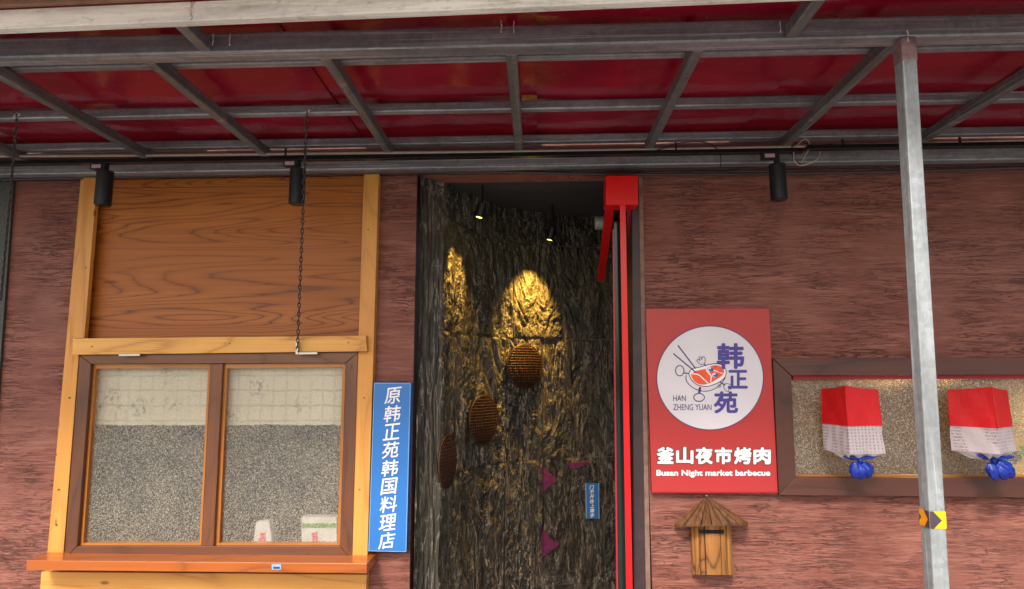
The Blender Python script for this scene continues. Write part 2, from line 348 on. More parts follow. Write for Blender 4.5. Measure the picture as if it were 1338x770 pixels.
M = dict(
 stucco=stucco(),
 laminate=wood('cinnamon_laminate', (.56, .185, .024), (.35, .095, .011), (.10, .022, .004), 'x', 28, .5, True, 1.05, False, .09, .15, 0., 4.4),
 pineX=wood('pine_along', (.86, .47, .12), (.68, .30, .055), (.36, .11, .02), 'x', 7, .45, True, .7, True),
 pineZ=wood('pine_upright', (.82, .43, .105), (.64, .26, .045), (.34, .10, .02), 'z', 7, .45, True, .7, True),
 brownX=wood('brown_frame_along', (.20, .068, .026), (.12, .038, .014), (.045, .018, .012), 'x', 8, .35, True, .8, True, coat=.3),
 brownZ=wood('brown_frame_upright', (.20, .068, .026), (.12, .038, .014), (.045, .018, .012), 'z', 8, .35, True, .8, True, coat=.3),
 beadX=wood('orange_bead_along', (.52, .20, .035), (.40, .13, .02), (.2, .06, .01), 'x', 5, .3, False, .5, True, coat=.4),
 beadZ=wood('orange_bead_upright', (.52, .20, .035), (.40, .13, .02), (.2, .06, .01), 'z', 5, .3, False, .5, True, coat=.4),
 sill=wood('varnished_sill', (.50, .135, .014), (.36, .08, .008), (.15, .03, .005), 'x', 6, .28, False, .7, True, coat=.5),
 rframeX=wood('dark_frame_along', (.13, .046, .030), (.082, .027, .018), (.03, .012, .011), 'x', 7, .4, False, .8, True, ),
 rframeZ=wood('dark_frame_upright', (.13, .046, .030), (.082, .027, .018), (.03, .012, .011), 'z', 7, .4, False, .8, True, ),
 bark=wood('rustic_bark_wood', (.46, .20, .045), (.24, .09, .02), (.05, .018, .006), 'z', 14, .6, True, 1.1, True, .3, .6),
 roofbark=wood('rustic_roof_wood', (.19, .075, .022), (.085, .032, .010), (.03, .013, .006), 'z', 14, .6, True, 1.1, True, .3, .8),
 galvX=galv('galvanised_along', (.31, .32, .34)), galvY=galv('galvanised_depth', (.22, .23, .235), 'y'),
 galvZ=galv('galvanised_post', (.33, .355, .37), 'z', .15, 0, .3),
 sunlit_weathered=galv('sunlit_weathered_front_beam', (.95, .93, .85), 'x', 0, .6, .12),  # near-white base puts the daylight on the beam into its colour
 weld=plain('weld_bead', (.72, .66, .66), .4, .4, .4, 120, bm=.6),
 weldlight=plain('pale_weld_splash', (.80, .66, .66), .4, .2, .3, 90, bm=.5),
 black=plain('black_coated_metal', (.012, .014, .018), .4, .2),
 blackgloss=plain('black_rail', (.008, .009, .011), .25, .3),
 pipe=plain('dark_conduit', (.035, .028, .03), .4),
 cream=plain('cream_cable', (.45, .40, .30), .5),
 chain=plain('dark_chain', (.06, .055, .05), .4, .7, .4, 60),
 steel=plain('bright_steel', (.5, .5, .48), .3, .8),
 slate=slate(), grout=plain('pale_grout', (.32, .30, .27), .8),
 red=plain('red_door_enamel', (.78, .006, .010), .28, 0, .04, 5), darkred=plain('crimson_trim', (.42, .01, .03), .3, 0, .05),
 doorglass=plain('dark_door_glass', (.010, .022, .018), .08, 0, .1),
 jamb=plain('purple_brown_jamb', (.045, .022, .026), .45, 0, .3, 12), jambtan=plain('tan_edge', (.22, .13, .10), .6, 0, .3, 25),
 ceiling=plain('charcoal_ceiling', (.045, .045, .048), .85, 0, .15, 60, bm=.3),
 purple=plain('exposed_purple_backing', (.19, .025, .10), .7, 0, .25, 40, bm=.5),
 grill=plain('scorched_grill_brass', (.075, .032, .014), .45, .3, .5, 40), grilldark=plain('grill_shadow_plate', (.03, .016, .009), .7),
 signred=plain('sign_red', (.46, .035, .035), .32, 0, .05, 3, bm=.02), signedge=plain('sign_edge_red', (.30, .012, .016), .4),
 disc=plain('sign_pale_disc', (.72, .68, .74), .3, 0, .05, 3), white=plain('white_print', (.88, .86, .88), .4, 0, .02),
 navy=plain('navy_print', (.055, .035, .16), .4, 0, .1), indigo=plain('indigo_print', (.07, .05, .30), .4, 0, .1),
 outline=plain('dark_outline', (.05, .015, .03), .5), meat=plain('orange_red_print', (.86, .10, .03), .4), eyeblue=plain('blue_print', (.02, .11, .42), .4),
 sky=plain('blue_sign_face', (.025, .17, .52), .35, 0, .06, 3), paleblue=plain('blue_sign_rim', (.25, .45, .75), .4),
 lred=plain('red_gauze', (.56, .003, .006), .5, 0, .08, 30), lprint=lanternprint(), lwhite=plain('white_gauze_hem', (.74, .70, .70), .55),
 ribbon=plain('blue_satin', (.006, .028, .30), .3, 0, .45, 45, bm=.5),
 slot=plain('slot_black', (.004, .004, .004), .9),
 yellow=plain('sticker_yellow', (.85, .52, .01), .4, 0, .05), orange=plain('sticker_orange', (.85, .28, .01), .4), stickblack=plain('sticker_black', (.06, .045, .06), .5),
 paper=plain('paper_white', (.75, .74, .72), .6), green=plain('packet_green', (.12, .35, .05), .5), pink=plain('packet_pink', (.70, .10, .13), .5),
 packet=plain('packet_yellow', (.80, .50, .08), .4), choc=plain('packet_brown', (.12, .07, .05), .5),
 label=plain('pale_label', (.50, .33, .36), .5),
 brownnail=plain('rusty_nail', (.16, .06, .02), .6),
 reflection=reflectionmat(), glass=pattern_glass('sparkle_flecked_glass', .555, 210, .72), glassR=pattern_glass('gold_sparkle_glass', .575, 180, .8),
 roomglow=plain('lampglow_room_wall', (.24, .15, .045), .8),  # gold base paints the lamp glow into the room wall
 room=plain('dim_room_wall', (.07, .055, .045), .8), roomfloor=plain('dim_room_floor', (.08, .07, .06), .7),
 roof=redroof(), fascia=plain('brown_roof_edge', (.28, .16, .10), .6, 0, .3, 15), foil=plain('crumpled_flashing', (.035, .030, .032), .4, .3, .5, 20, bm=.8),
 pave=plain('grey_paving', (.30, .29, .27), .8, 0, .15, 3, bm=.2), pillar=plain('dark_granite', (.055, .058, .05), .6, 0, .6, 90, bm=.4),
 glow=emit('lit_lamp_lens', (1., .85, .12), 5.0), bulb=emit('warm_bulb', (1., .60, .14), .35),
 nickel=plain('nickel_fixture', (.42, .46, .40), .35, .3, .2), sock=plain('grey_box', (.2, .2, .2), .6),
)

# ------------------------------------------------------------------ ground
WY = 3.2                                    # face of the shop wall
box('pavement', (-40, -40, -.3), (40, 3.0, 0), M['pave'], kind='structure')

# ------------------------------------------------------------------ shop front
shop = thing('shop_front', 'maroon brushed stucco shop front with wooden windows and a recessed doorway under the steel canopy', 'building', (0, WY, 0))
def rect(px0, py0, px1, py1, Y=WY):
    a = P(px0, py0, Y); b = P(px1, py1, Y); return a.x, b.x, b.z, a.z
XL, XR, ZT = -3.9, 4.2, 2.95
wl = rect(108, 470, 456, 722); wr = rect(1024, 480, 1500, 636)
dl = P(540, 500, WY).x; dr = P(846, 560, WY).x
wallm = []
def wb(x0, x1, z0, z1): wallm.append(boxv((x0, WY, z0), (x1, WY+.16, z1)))
wb(XL, wl[0], 0, ZT); wb(wl[0], wl[1], 0, wl[2]); wb(wl[0], wl[1], wl[3], ZT); wb(wl[1], dl, 0, ZT)
wb(dr, wr[0], 0, ZT); wb(wr[0], wr[1], 0, wr[2]); wb(wr[0], wr[1], wr[3], ZT); wb(wr[1], XR, 0, ZT)
ztop_door = P(680, 226, WY).z
wb(dl, dr, ztop_door, ZT)
mk('stucco_wall', *join(*wallm), M['stucco'], shop)
# mullioned window with its pine surround
win = bpy.data.objects.new('window', None); C.objects.link(win); win.parent = shop
win['label'] = 'wide two-pane window in brown frame below the cinnamon panel'
quad('pine_post', [(105.5,232),(121,232),(82,731.5),(60.8,731.5)], 3.155, 3.198, M['pineZ'], win, bevel=.002)
quad('pine_post', [(109,232),(127,232),(110,442),(96,442)], 3.125, 3.153, M['pineZ'], win, bevel=.002)
quad('pine_post', [(475.5,226),(495,226),(479.8,736),(458.6,736)], 3.15, 3.198, M['pineZ'], win, bevel=.002)
quad('pine_header', [(95,442.5),(478,438.6),(479.5,459.2),(94,463.8)], 3.118, 3.148, M['pineX'], win, bevel=.002)
quad('laminate_panel', [(118,246.5),(476,243),(472,441),(104,446)], 3.186, 3.197, M['laminate'], shop)
quad('laminate_panel', [(119,226),(476,222),(476,242.4),(118,245.8)], 3.184, 3.197, M['laminate'], shop)
quad('frame_rail', [(104,464.3),(467.5,460.3),(451.5,474.3),(119,475.6)], 3.142, 3.20, M['brownX'], win, bevel=.0015)
quad('frame_rail', [(101,714),(444,714),(459.5,733.3),(84,729.8)], 3.142, 3.20, M['brownX'], win, bevel=.0015)
quad('frame_stile', [(104,464.9),(118.6,476.2),(100.6,713.6),(83.9,729.4)], 3.143, 3.20, M['brownZ'], win, bevel=.0015)
quad('frame_stile', [(451.9,474.8),(467.3,460.9),(459.5,732.8),(444.5,713.5)], 3.143, 3.20, M['brownZ'], win, bevel=.0015)
quad('mullion', [(275.5,475.9),(291,475.6),(278.7,713.8),(263.3,713.8)], 3.146, 3.20, M['brownZ'], win, bevel=.002)
def bead(o, i, mX, mZ, par, Yf, Yb):
    a, b, c, d = o; e, f, g, h = i
    quad('glazing_bead', [a, b, f, e], Yf, Yb, mX, par); quad('glazing_bead', [h, g, c, d], Yf, Yb, mX, par)
    quad('glazing_bead', [a, e, h, d], Yf+.001, Yb, mZ, par); quad('glazing_bead', [f, b, c, g], Yf+.001, Yb, mZ, par)
g1o = [(118.8,475.8),(275.3,475.8),(263,713.8),(100.8,713.8)]; g1i = [(125,481.8),(272,481.2),(260.4,709.8),(108.5,709.8)]
g2o = [(291.2,475.8),(451.7,474.6),(444.3,713.8),(279,713.8)]; g2i = [(297,481.6),(447.6,479.6),(440.8,710.4),(286.4,709.9)]
bead(g1o, g1i, M['beadX'], M['beadZ'], win, 3.165, 3.20); bead(g2o, g2i, M['beadX'], M['beadZ'], win, 3.165, 3.20)
quad('glass_pane', [(122,479),(274,478),(262,712),(105,712)], 3.186, 3.191, M['glass'], win)
quad('glass_pane', [(294,478),(450,477),(443,713),(283,712)], 3.186, 3.191, M['glass'], win)
for x in (155, 387):
    quad('hinge_plate', [(x,462.6-(x-155)*.009),(x+27.5,462.3-(x-155)*.009),(x+27.5,465.2-(x-155)*.009),(x,465.5-(x-155)*.009)], 3.108, 3.116, M['steel'], win, bevel=.001)
for x, y in ((72,594),(76,640),(73,686),(90,520),(98,300),(112,350),(481,300),(476,520),(470,640),(120,453),(300,449),(455,448)):
    p_ = P(x, y, 3.1165 if 440 < y < 460 else (3.124 if y in (300, 350) and x < 130 else 3.149)); mk('nail_head', *cylv(p_, p_+Vector((0, .004, 0)), .0042, 8), M['brownnail'], win)
quad('window_sill', [(34.5,732.3),(479.6,736.4),(479.6,749.6),(34.2,745.3)], 3.02, 3.20, M['sill'], win, bevel=.003)
quad('barcode_sticker', [(355,737.5),(367,737.6),(367,744.6),(355,744.5)], 3.018, 3.0195, M['paleblue'], win)
quad('barcode_sticker', [(357,740.8),(365.4,740.8),(365.4,743.4),(357,743.4)], 3.0165, 3.0178, M['stickblack'], win)
quad('apron_board', [(54,747.5),(479,751),(474,900),(42,900)], 3.15, 3.198, M['pineX'], win, bevel=.002)
# band window on the right
rw = bpy.data.objects.new('window', None); C.objects.link(rw); rw.parent = shop
rw['label'] = 'low band window in mitred dark frame behind the lanterns'
quad('frame_rail', [(1010.5,468.6),(1530,466),(1510,489),(1034.5,491)], 3.150, 3.21, M['rframeX'], rw, bevel=.002)
quad('frame_rail', [(1040.5,624),(1515,625.5),(1536,652.4),(1018.5,647)], 3.150, 3.21, M['rframeX'], rw, bevel=.002)
quad('frame_stile', [(1010.3,469.2),(1034,491.6),(1040,624),(1018.2,646.6)], 3.151, 3.21, M['rframeZ'], rw, bevel=.002)
quad('frame_stile', [(1510.5,489.5),(1531,466.5),(1537,652),(1515.5,625)], 3.151, 3.21, M['rframeZ'], rw, bevel=.002)
quad('glazing_bead', [(1036,491.2),(1511,489.2),(1511,494),(1036,496.5)], 3.19, 3.21, M['darkred'], rw)
quad('glazing_bead', [(1040,620.6),(1514,622),(1514,625.2),(1040,623.8)], 3.185, 3.21, M['beadX'], rw)
quad('glass_pane', [(1030,488),(1515,486),(1520,630),(1036,627)], 3.205, 3.211, M['glassR'], rw)
# door: jambs, red frame, glass edge
door = bpy.data.objects.new('door', None); C.objects.link(door); door.parent = shop
door['label'] = 'red framed glass door standing open, seen edge on'
quad('door_jamb', [(826,262),(838.5,262),(846.5,860),(829,860)], 3.19, 3.42, M['jamb'], shop)
quad('door_jamb', [(834.5,226),(839.5,226),(851.8,860),(845.6,860)], 3.186, 3.30, M['jambtan'], shop)
quad('door_post', [(809.8,268),(817.6,268),(828.2,860),(819.8,860)], 3.10, 3.108, M['red'], door, bevel=.002)
quad('door_post', [(800.3,300),(802.2,300),(808.6,860),(806.4,860)], 3.14, 3.144, M['darkred'], door)
quad('door_glass', [(802.4,290),(809,290),(819.3,860),(808.4,860)], 3.165, 3.185, M['doorglass'], door)
quad('door_header', [(791.3,229.5),(834,229.5),(834,267.5),(791.3,267.5)], 3.09, 3.2, M['red'], door, bevel=.002)
quad('door_header', [(792,215.5),(820,215.5),(820,221),(792,221)], 3.16, 3.2, M['red'], door)
def brace(x0a, x1a, ya, Ya, x0b, x1b, yb, Yb, th=.012):
    a0, a1 = P(x0a, ya, Ya), P(x1a, ya, Ya); b0, b1 = P(x0b, yb, Yb), P(x1b, yb, Yb)
    u = Vector((0, 0, .03)); vs = [a0, a1, b1, b0]+[v+u for v in (a0, a1, b1, b0)]
    return vs, list(BF)
mk('door_brace', *brace(792, 803.6, 266, 3.19, 780.6, 789.4, 367, 4.05), M['red'], door)
mk('door_brace', *brace(818.5, 833.5, 266, 3.19, 821.5, 822.9, 324, 3.38), M['darkred'], door)

# rooms behind the two windows
def room(x0, x1, z1, yb):
    return join(boxv((x0-.02, 3.36, -.02), (x0, yb, z1)), boxv((x1, 3.36, -.02), (x1+.02, yb, z1)), boxv((x0, yb, 0), (x1, yb+.02, z1)), boxv((x0, 3.36, z1), (x1, yb, z1+.02)))
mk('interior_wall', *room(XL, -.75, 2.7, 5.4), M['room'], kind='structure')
mk('interior_wall', *room(.85, XR, 2.7, 5.4), M['roomglow'], kind='structure')
box('interior_floor', (XL, 3.0, -.28), (XR, 6, -.004), M['roomfloor'], kind='structure')
# blind sheet added behind the left window; it carries a painted sky reflection
bv, bf = [], []
nx, nz = 160, 14; q0 = P(95, 455, 3.215); q1 = P(462, 455, 3.215)
for j in range(nz+1):
    for i in range(nx+1):
        x = q0.x+(q1.x-q0.x)*i/nx; zb = P(285, 555.5, 3.215).z+.008*noise.noise(Vector((x*4, 0, 3)))+.005*noise.noise(Vector((x*23, 0, 8)))
        bv.append((x, 3.217+.006*math.sin(x*19)*(1-j/nz*.2)+.004*noise.noise(Vector((x*5, j*.3, 0))), q0.z+(zb-q0.z)*j/nz))
for j in range(nz):
    for i in range(nx): a = j*(nx+1)+i; bf.append((a, a+1, a+nx+2, a+nx+1))
mk('reflection_sheet', bv, bf, M['reflection'], None, smooth=True, label='cream blind painted on an added sheet, with faint grid, behind the upper half of the two-pane window', cat='reflection')
sf = P(285, 716, 3.25)
box('interior_shelf', (wl[0]+.02, 3.23, sf.z-.03), (wl[1]-.02, 3.35, sf.z-.005), M['roomfloor'], None, label='dark shelf along the bottom of the two-pane window inside', cat='shelf')
b_ = thing('snack_box', 'white box with green band standing behind the right pane of the wide window', 'box', P(418, 716, 3.25))
quad('carton', [(394,676),(440,676),(440,715),(394,715)], 3.23, 3.29, M['paper'], b_)
quad('green_band', [(395,684),(439,684),(439,690),(395,690)], 3.227, 3.2295, M['green'], b_)
quad('pink_print', [(407,697),(414,695),(416,709),(408,709)], 3.227, 3.2295, M['pink'], b_)
pk = thing('small_packet', 'small pink and white packet behind the glass near the window mullion', 'packet', P(344, 716, 3.25))
quad('wrapper', [(334,682),(352,680),(356,715),(330,715)], 3.235, 3.275, M['paper'], pk, bevel=.004)
quad('pink_print', [(339,698),(346,695),(348,712),(337,712)], 3.231, 3.2345, M['pink'], pk)
yp = thing('yellow_packet', 'yellow packet with brown oval behind the band window at the far right', 'packet', P(1330, 622, 3.26))
quad('wrapper', [(1311,573),(1372,569),(1376,622),(1309,621)], 3.24, 3.29, M['packet'], yp, bevel=.004)
mk('brown_oval', *px_poly([(1324+11*math.cos(a*.314), 598+9*math.sin(a*.314)) for a in range(20)], 3.236), M['choc'], yp)
quad('green_print', [(1333,583),(1350,583),(1350,596),(1333,596)], 3.236, 3.2385, M['green'], yp)
quad('white_print', [(1314,612),(1328,612),(1328,618),(1314,618)], 3.236, 3.2385, M['paper'], yp)
for px, py, Y, e in ((1180, 470, 4.5, 9), (1400, 545, 4.3, 8)):
    c = P(px, py, Y)
    la = thing('pendant_lamp', 'warm round lamp glowing behind the band window %s' % ('near the steel post' if px < 1200 else 'beyond the right lantern'), 'lamp', c, None)
    vs, fs = [], []
    sph = bmesh.new(); bmesh.ops.create_uvsphere(sph, u_segments=16, v_segments=10, radius=.055)
    mk('bulb', [v.co+c for v in sph.verts], [tuple(v.index for v in f.verts) for f in sph.faces], M['bulb'], la, smooth=True); sph.free()
    mk('cord', *cylv(c+Vector((0,0,.054)), Vector((c.x, c.y, 2.69)), .004, 6), M['black'], la)
    L = bpy.data.lights.new('lamp_light', 'POINT'); L.energy = e; L.color = (1, .62, .22); L.shadow_soft_size = .05
    lo = bpy.data.objects.new('lamp_light', L); C.objects.link(lo); lo.parent = la; lo.location = (0, -.10, 0)

# ------------------------------------------------------------------ recessed curved slate wall
CX_, CY_, RR = .53, 3.33, 1.07
def arc_hit(px, py, RR=RR):
    d = ray(px, py); ox, oy = EYE.x-CX_, EYE.y-CY_
    a = d.x**2+d.y**2; b = 2*(ox*d.x+oy*d.y); c = ox*ox+oy*oy-RR*RR
    s = (-b+math.sqrt(max(0, b*b-4*a*c)))/(2*a); p = EYE+d*s
    return p, math.atan2(CX_-p.x, p.y-CY_)     # angle t: 90deg at the left end, 0 at the back
def apt(t, z, r=0.):
    return Vector((CX_-(RR-r)*math.sin(t), CY_+(RR-r)*math.cos(t), z))
zc = arc_hit(720, 280)[0].z
zr = [zc+.02, arc_hit(735, 323)[0].z, arc_hit(700, 443)[0].z, arc_hit(700, 600)[0].z, arc_hit(700, 600)[0].z-.82, -.01]
tj = lambda px: arc_hit(px, 450)[1]
T0, T1 = R(90), R(-38)
rows = [[596, 640, 733, 770], [585, 640, 668, 733, 768], [590, 617, 658, 706, 745], [600, 617, 656, 706, 783], [617, 706, 783]]
slab = thing('slate_wall', 'curved wall of rough dark slate tiles inside the recessed doorway', 'wall', (CX_, CY_+RR, 0))
def slate_h(s, z, seed):
    p = Vector((s*5.5, z*1.5, seed)); w1 = noise.noise(p*1.3)
    q = Vector((s*8+w1*.9, z*2.6+w1*1.3, seed*3.1))
    n = noise.fractal(q, .8, 2.1, 5)*.5+.5
    k = n*7; fl = math.floor(k); fr = k-fl; terr = (fl+min(1, fr*fr*fr*1.15))/7     # split layers with sharp lips
    g = noise.fractal(Vector((s*42, z*7, seed)), .7, 2.2, 4)
    e = noise.fractal(Vector((s*24, z*20, seed+5)), .7, 2.2, 3)
    q2 = Vector((s*17+w1*2, z*10+w1*2.5, seed*1.7)); k2 = (noise.fractal(q2, .8, 2.1, 4)*.5+.5)*5; f2 = math.floor(k2); r2 = k2-f2
    return terr*.034+(f2+min(1, r2**4*1.1))/5*.046+g*.0035+e*.003-.014
for ri, xs in enumerate(rows):
    ts = [T0]+[tj(x) for x in xs]+[R(-12), T1]
    z1, z0 = zr[ri], zr[ri+1]
    for k in range(len(ts)-1):
        ta, tb = ts[k]-.0022, ts[k+1]+.0022
        if ta-tb < .02: continue
        za, zb = z0+.0022, z1-.0022
        fine = k < len(ts)-2 and ri < 4
        st = .0055 if fine else .03
        nx = max(2, int((ta-tb)*RR/st)); nz = max(2, int((zb-za)/st)); V, Fc = [], []
        seed = ri*3.7+k*1.9
        for j in range(nz+1):
            z = za+(zb-za)*j/nz
            for i in range(nx+1):
                t = ta+(tb-ta)*i/nx; ed = min(i, nx-i, j, nz-j)
                h = max(.0155, .024+(slate_h(t*RR, z, seed)-.020)*.72*min(1, .25+ed*.3))
                V.append(apt(t, z, h))
        n0 = len(V)
        for j in range(nz):
            for i in range(nx): a = j*(nx+1)+i; Fc.append((a, a+1, a+nx+2, a+nx+1))
        bd = [i for i in range(nx+1)]+[(j+1)*(nx+1)-1 for j in range(1, nz+1)]+[nz*(nx+1)+i for i in range(nx-1, -1, -1)]+[j*(nx+1) for j in range(nz-1, 0, -1)]
        for a in bd:
            i, j = a % (nx+1), a//(nx+1); V.append(apt(ta+(tb-ta)*i/nx, za+(zb-za)*j/nz, -.012))
        for a in range(len(bd)):
            b2 = (a+1) % len(bd); Fc.append((bd[a], bd[b2], n0+b2, n0+a))
        mk('slate_tile', V, Fc, M['slate'], slab)
gv, gf = [], []
for i in range(41):
    t = T0+(T1-T0)*i/40
    for z in (-.01, zc+.05): gv += [apt(t, z, .0145), apt(t, z, -.06)]
for i in range(40):
    a = i*4; gf += [(a, a+4, a+6, a+2), (a+1, a+3, a+7, a+5), (a+2, a+6, a+7, a+3)]
mk('mortar_backing', gv, gf, M['grout'], slab)
# left return: rough slate edge of the opening
rv, rf = [], []
path = [Vector((P(544, 500, 3.195).x, 3.195)), Vector((P(544, 500, 3.195).x+.004, 3.25)), Vector((-.575, 3.30)), Vector((-.535, 3.335))]
pp = []
for a, b in zip(path, path[1:]):
    for k in range(8): pp.append(a.lerp(b, k/8))
pp.append(path[-1]); nzz = 380
for j in range(nzz+1):
    z = ztop_door*j/nzz
    for i, p in enumerate(pp):
        h = .010*noise.fractal(Vector((i*.35, z*3.2, 9)), .8, 2.1, 5) if 0 < i < len(pp)-1 else 0
        rv.append((p.x+h+.004, p.y-h*.6, z))
for j in range(nzz):
    for i in range(len(pp)-1): a = j*len(pp)+i; rf.append((a, a+1, a+len(pp)+1, a+len(pp)))
mk('slate_return', rv, rf, M['slate'], slab)
for pts in ([(706,609),(721,622),(724,628),(718,631),(706,640)], [(706,690),(716,702),(727,709),(722,714),(706,724)], [(737,604),(769,603),(757,609),(744,612)]):
    vs = []
    for x, y in pts:
        p, t = arc_hit(x, y); vs.append(apt(t, p.z, .046))
    for x, y in pts:
        p, t = arc_hit(x, y); vs.append(apt(t, p.z, .004))
    n = len(pts); mk('bare_patch', vs, [tuple(range(n))]+[(i, (i+1) % n, n+(i+1) % n, n+i) for i in range(n)], M['purple'], slab)
# ceiling of the recess: stepped slab
cz = P(600, 246, 3.5).z
zc1 = arc_hit(720, 281)[0].z
box('recess_ceiling', (dl-.1, 3.62, zc1), (dr+.5, 4.6, zc1+.05), M['ceiling'], None, kind='structure')
box('recess_ceiling', (dl-.1, 3.361, zc1-.03), (dr+.5, 3.619, zc1+.05), M['ceiling'], None, kind='structure')
box('side_partition', (dr+.02, 3.43, 0), (dr+.08, 4.5, zc1), M['jamb'], None, label='dark partition closing the recess behind the red door', cat='wall')

# grill domes hung on the slate
for px, py, dia, lab in ((577, 603, .283, 'lowest and leftmost woven brown grill dome on the slate wall, seen nearly edge on'),
                    (632, 548.5, .295, 'middle woven brown grill dome on the slate wall'),
                    (686, 478.5, .29, 'highest and rightmost woven brown grill dome on the slate wall, nearly round')):
    if px < 600: p, t = P(583, py, 3.43), R(79); cpt = Vector(p)
    else: p, t = arc_hit(px, py, RR-.058); cpt = apt(t, p.z, .050)
    g = thing('grill_dome', lab, 'wall decoration', cpt, 'three grill domes on the slate wall')
    nrm = Vector((math.sin(t), -math.cos(t), 0)); tang = Vector((math.cos(t), math.sin(t), 0)); zz = Vector((0, 0, 1)); r = dia/2
    def pt(u, v, off=0.): # dome surface
        d2 = (u*u+v*v)/(r*r); return cpt+tang*u+zz*v+nrm*(.022*max(0, 1-d2)+.008+off)
    V, Fc = [], []
    rg = [pt(r*math.cos(a)*.99, r*math.sin(a)*.99) for a in [i*math.pi/24 for i in range(48)]]
    rim = tubev(rg+[rg[0]], .0055, 8, False); mk('rim', *rim, M['grill'], g, smooth=True)
    wires = []
    nst = 17
    for i in range(-nst//2+1, nst//2+1):
        c = i*2*r/nst; hl = math.sqrt(max(0, r*r*.97-c*c))
        if hl < .01: continue
        zig = [(-hl+2*hl*k/14) for k in range(15)]
        wires.append(tubev([pt(s, c+.0, .002+.002*math.cos(k*math.pi+i)) for k, s in enumerate(zig)], .0036, 5))
    for i in range(-nst//2+1, nst//2+1):
        c = i*2*r/nst; hl = math.sqrt(max(0, r*r*.97-c*c))
        if hl < .01: continue
        wires.append(tubev([pt(c, -hl+2*hl*k/14, .0) for k in range(15)], .0026, 5))
    mk('woven_mesh', *join(*wires), M['grill'], g, smooth=True, kind='stuff')
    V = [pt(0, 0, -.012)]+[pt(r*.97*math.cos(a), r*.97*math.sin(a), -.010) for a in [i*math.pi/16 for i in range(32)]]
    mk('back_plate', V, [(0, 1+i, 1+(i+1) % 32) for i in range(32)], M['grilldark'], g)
# two lit spotlights under the recess ceiling
for px, py, Y, tgt, en, lab in ((626, 284, 3.52, (588, 440), 28, 'left black spotlight with lit yellow lens under the recess ceiling'),
                                (718, 313.5, 4.06, (682, 455), 75, 'right black spotlight with lit yellow lens under the recess ceiling')):
    lens = P(px, py, Y); p, t = arc_hit(*tgt); tp = apt(t, p.z, 0)
    d = (tp-lens).normalized(); g = thing('ceiling_spotlight', lab, 'spotlight', Vector((lens.x, lens.y, zc1-.001)), 'lit spotlights in the recess')
    back = lens-d*.085
    mk('lamp_head', *cylv(lens, back, .026, 20), M['black'], g, bevel=.002)
    mk('lens', *cylv(lens+d*.0015, lens+d*.0005, .017, 20), M['glow'], g)
    mk('bracket', *cylv(back+Vector((0, 0, -.0)), Vector((back.x, back.y, zc1-.001)), .007, 8), M['black'], g)
    L = bpy.data.lights.new('spot_beam', 'SPOT'); L.energy = en; L.color = (1, .57, .10); L.spot_size = R(62); L.spot_blend = 1.0; L.shadow_soft_size = .012
    lo = bpy.data.objects.new('spot_beam', L); C.objects.link(lo); lo.parent = g; lo.location = lens+d*.01-g.location
    lo.rotation_euler = (-d).to_track_quat('Z', 'Y').to_euler()
fx = P(783, 291.5, 3.6)
f_ = thing('nickel_fixture', 'small silver cylinder fixture beside the red door header', 'light fixture', fx)
mk('housing', *cylv(fx+Vector((-.026, 0, 0)), fx+Vector((.026, 0, 0)), .040, 24), M['nickel'], f_, bevel=.004)
mk('collar', *cylv(fx+Vector((.0265, 0, 0)), fx+Vector((.045, 0, 0)), .03, 20), M['black'], f_)
mk('stem', *cylv(fx+Vector((.036, 0, .029)), Vector((fx.x+.036, fx.y, zc1-.032)), .006, 8), M['black'], f_)
# small blue notice on the slate
p, t = arc_hit(773.5, 655); YN = apt(t, 0, .062).y
bn = thing('blue_notice', 'small blue notice with white writing on the slate by the red door', 'sign', P(773.5, 679, YN))
quad('plate', [(764.5,631.5),(783,631.5),(783.5,678),(765.5,678)], YN, YN+.004, M['sky'], bn)
quad('plate_rim', [(764.8,631.8),(765.8,631.8),(766.8,677.8),(765.8,677.8)], YN-.001, YN-.0002, M['paleblue'], bn)
quad('plate_rim', [(781.8,631.8),(782.8,631.8),(783.2,677.8),(782.2,677.8)], YN-.001, YN-.0002, M['paleblue'], bn)
for i, ch in enumerate('门不开往上撑手'):
    y = 634+i*6.15; x = 773.3+i*.08
    text('lettering', ch, (x-3, y, x+3, y+5.5), YN-.0015, M['white'], bn, .04, .15)

# ------------------------------------------------------------------ blue name board
bs = thing('blue_name_board', 'tall blue board with white vertical lettering between window and doorway', 'sign', P(509, 721, 3.14))
quad('board', [(488.5,500),(537.2,500.4),(531,721.8),(481,720.6)], 3.140, 3.195, M['sky'], bs, bevel=.001)
def strip(a, b, w_, Y): return px_stroke([a, b], w_, Y)
mk('board_rim', *join(strip((489.5,501),(536.4,501.3),.7,3.138), strip((536.2,501),(530.3,721),.8,3.138), strip((489.3,501),(482,720),.7,3.138), strip((482,719.9),(530.3,721),.7,3.138)), M['paleblue'], bs)
for i, ch in enumerate('原韩正苑韩国料理店'):
    f = i/8; xc = 513.6+(505.3-513.6)*f; yc = 517+(706.5-517)*f
    text('lettering', ch, (xc-11.4, yc-10.6, xc+11.4, yc+10.6), 3.137, M['white'], bs, .012, .13, tilt=2.5)

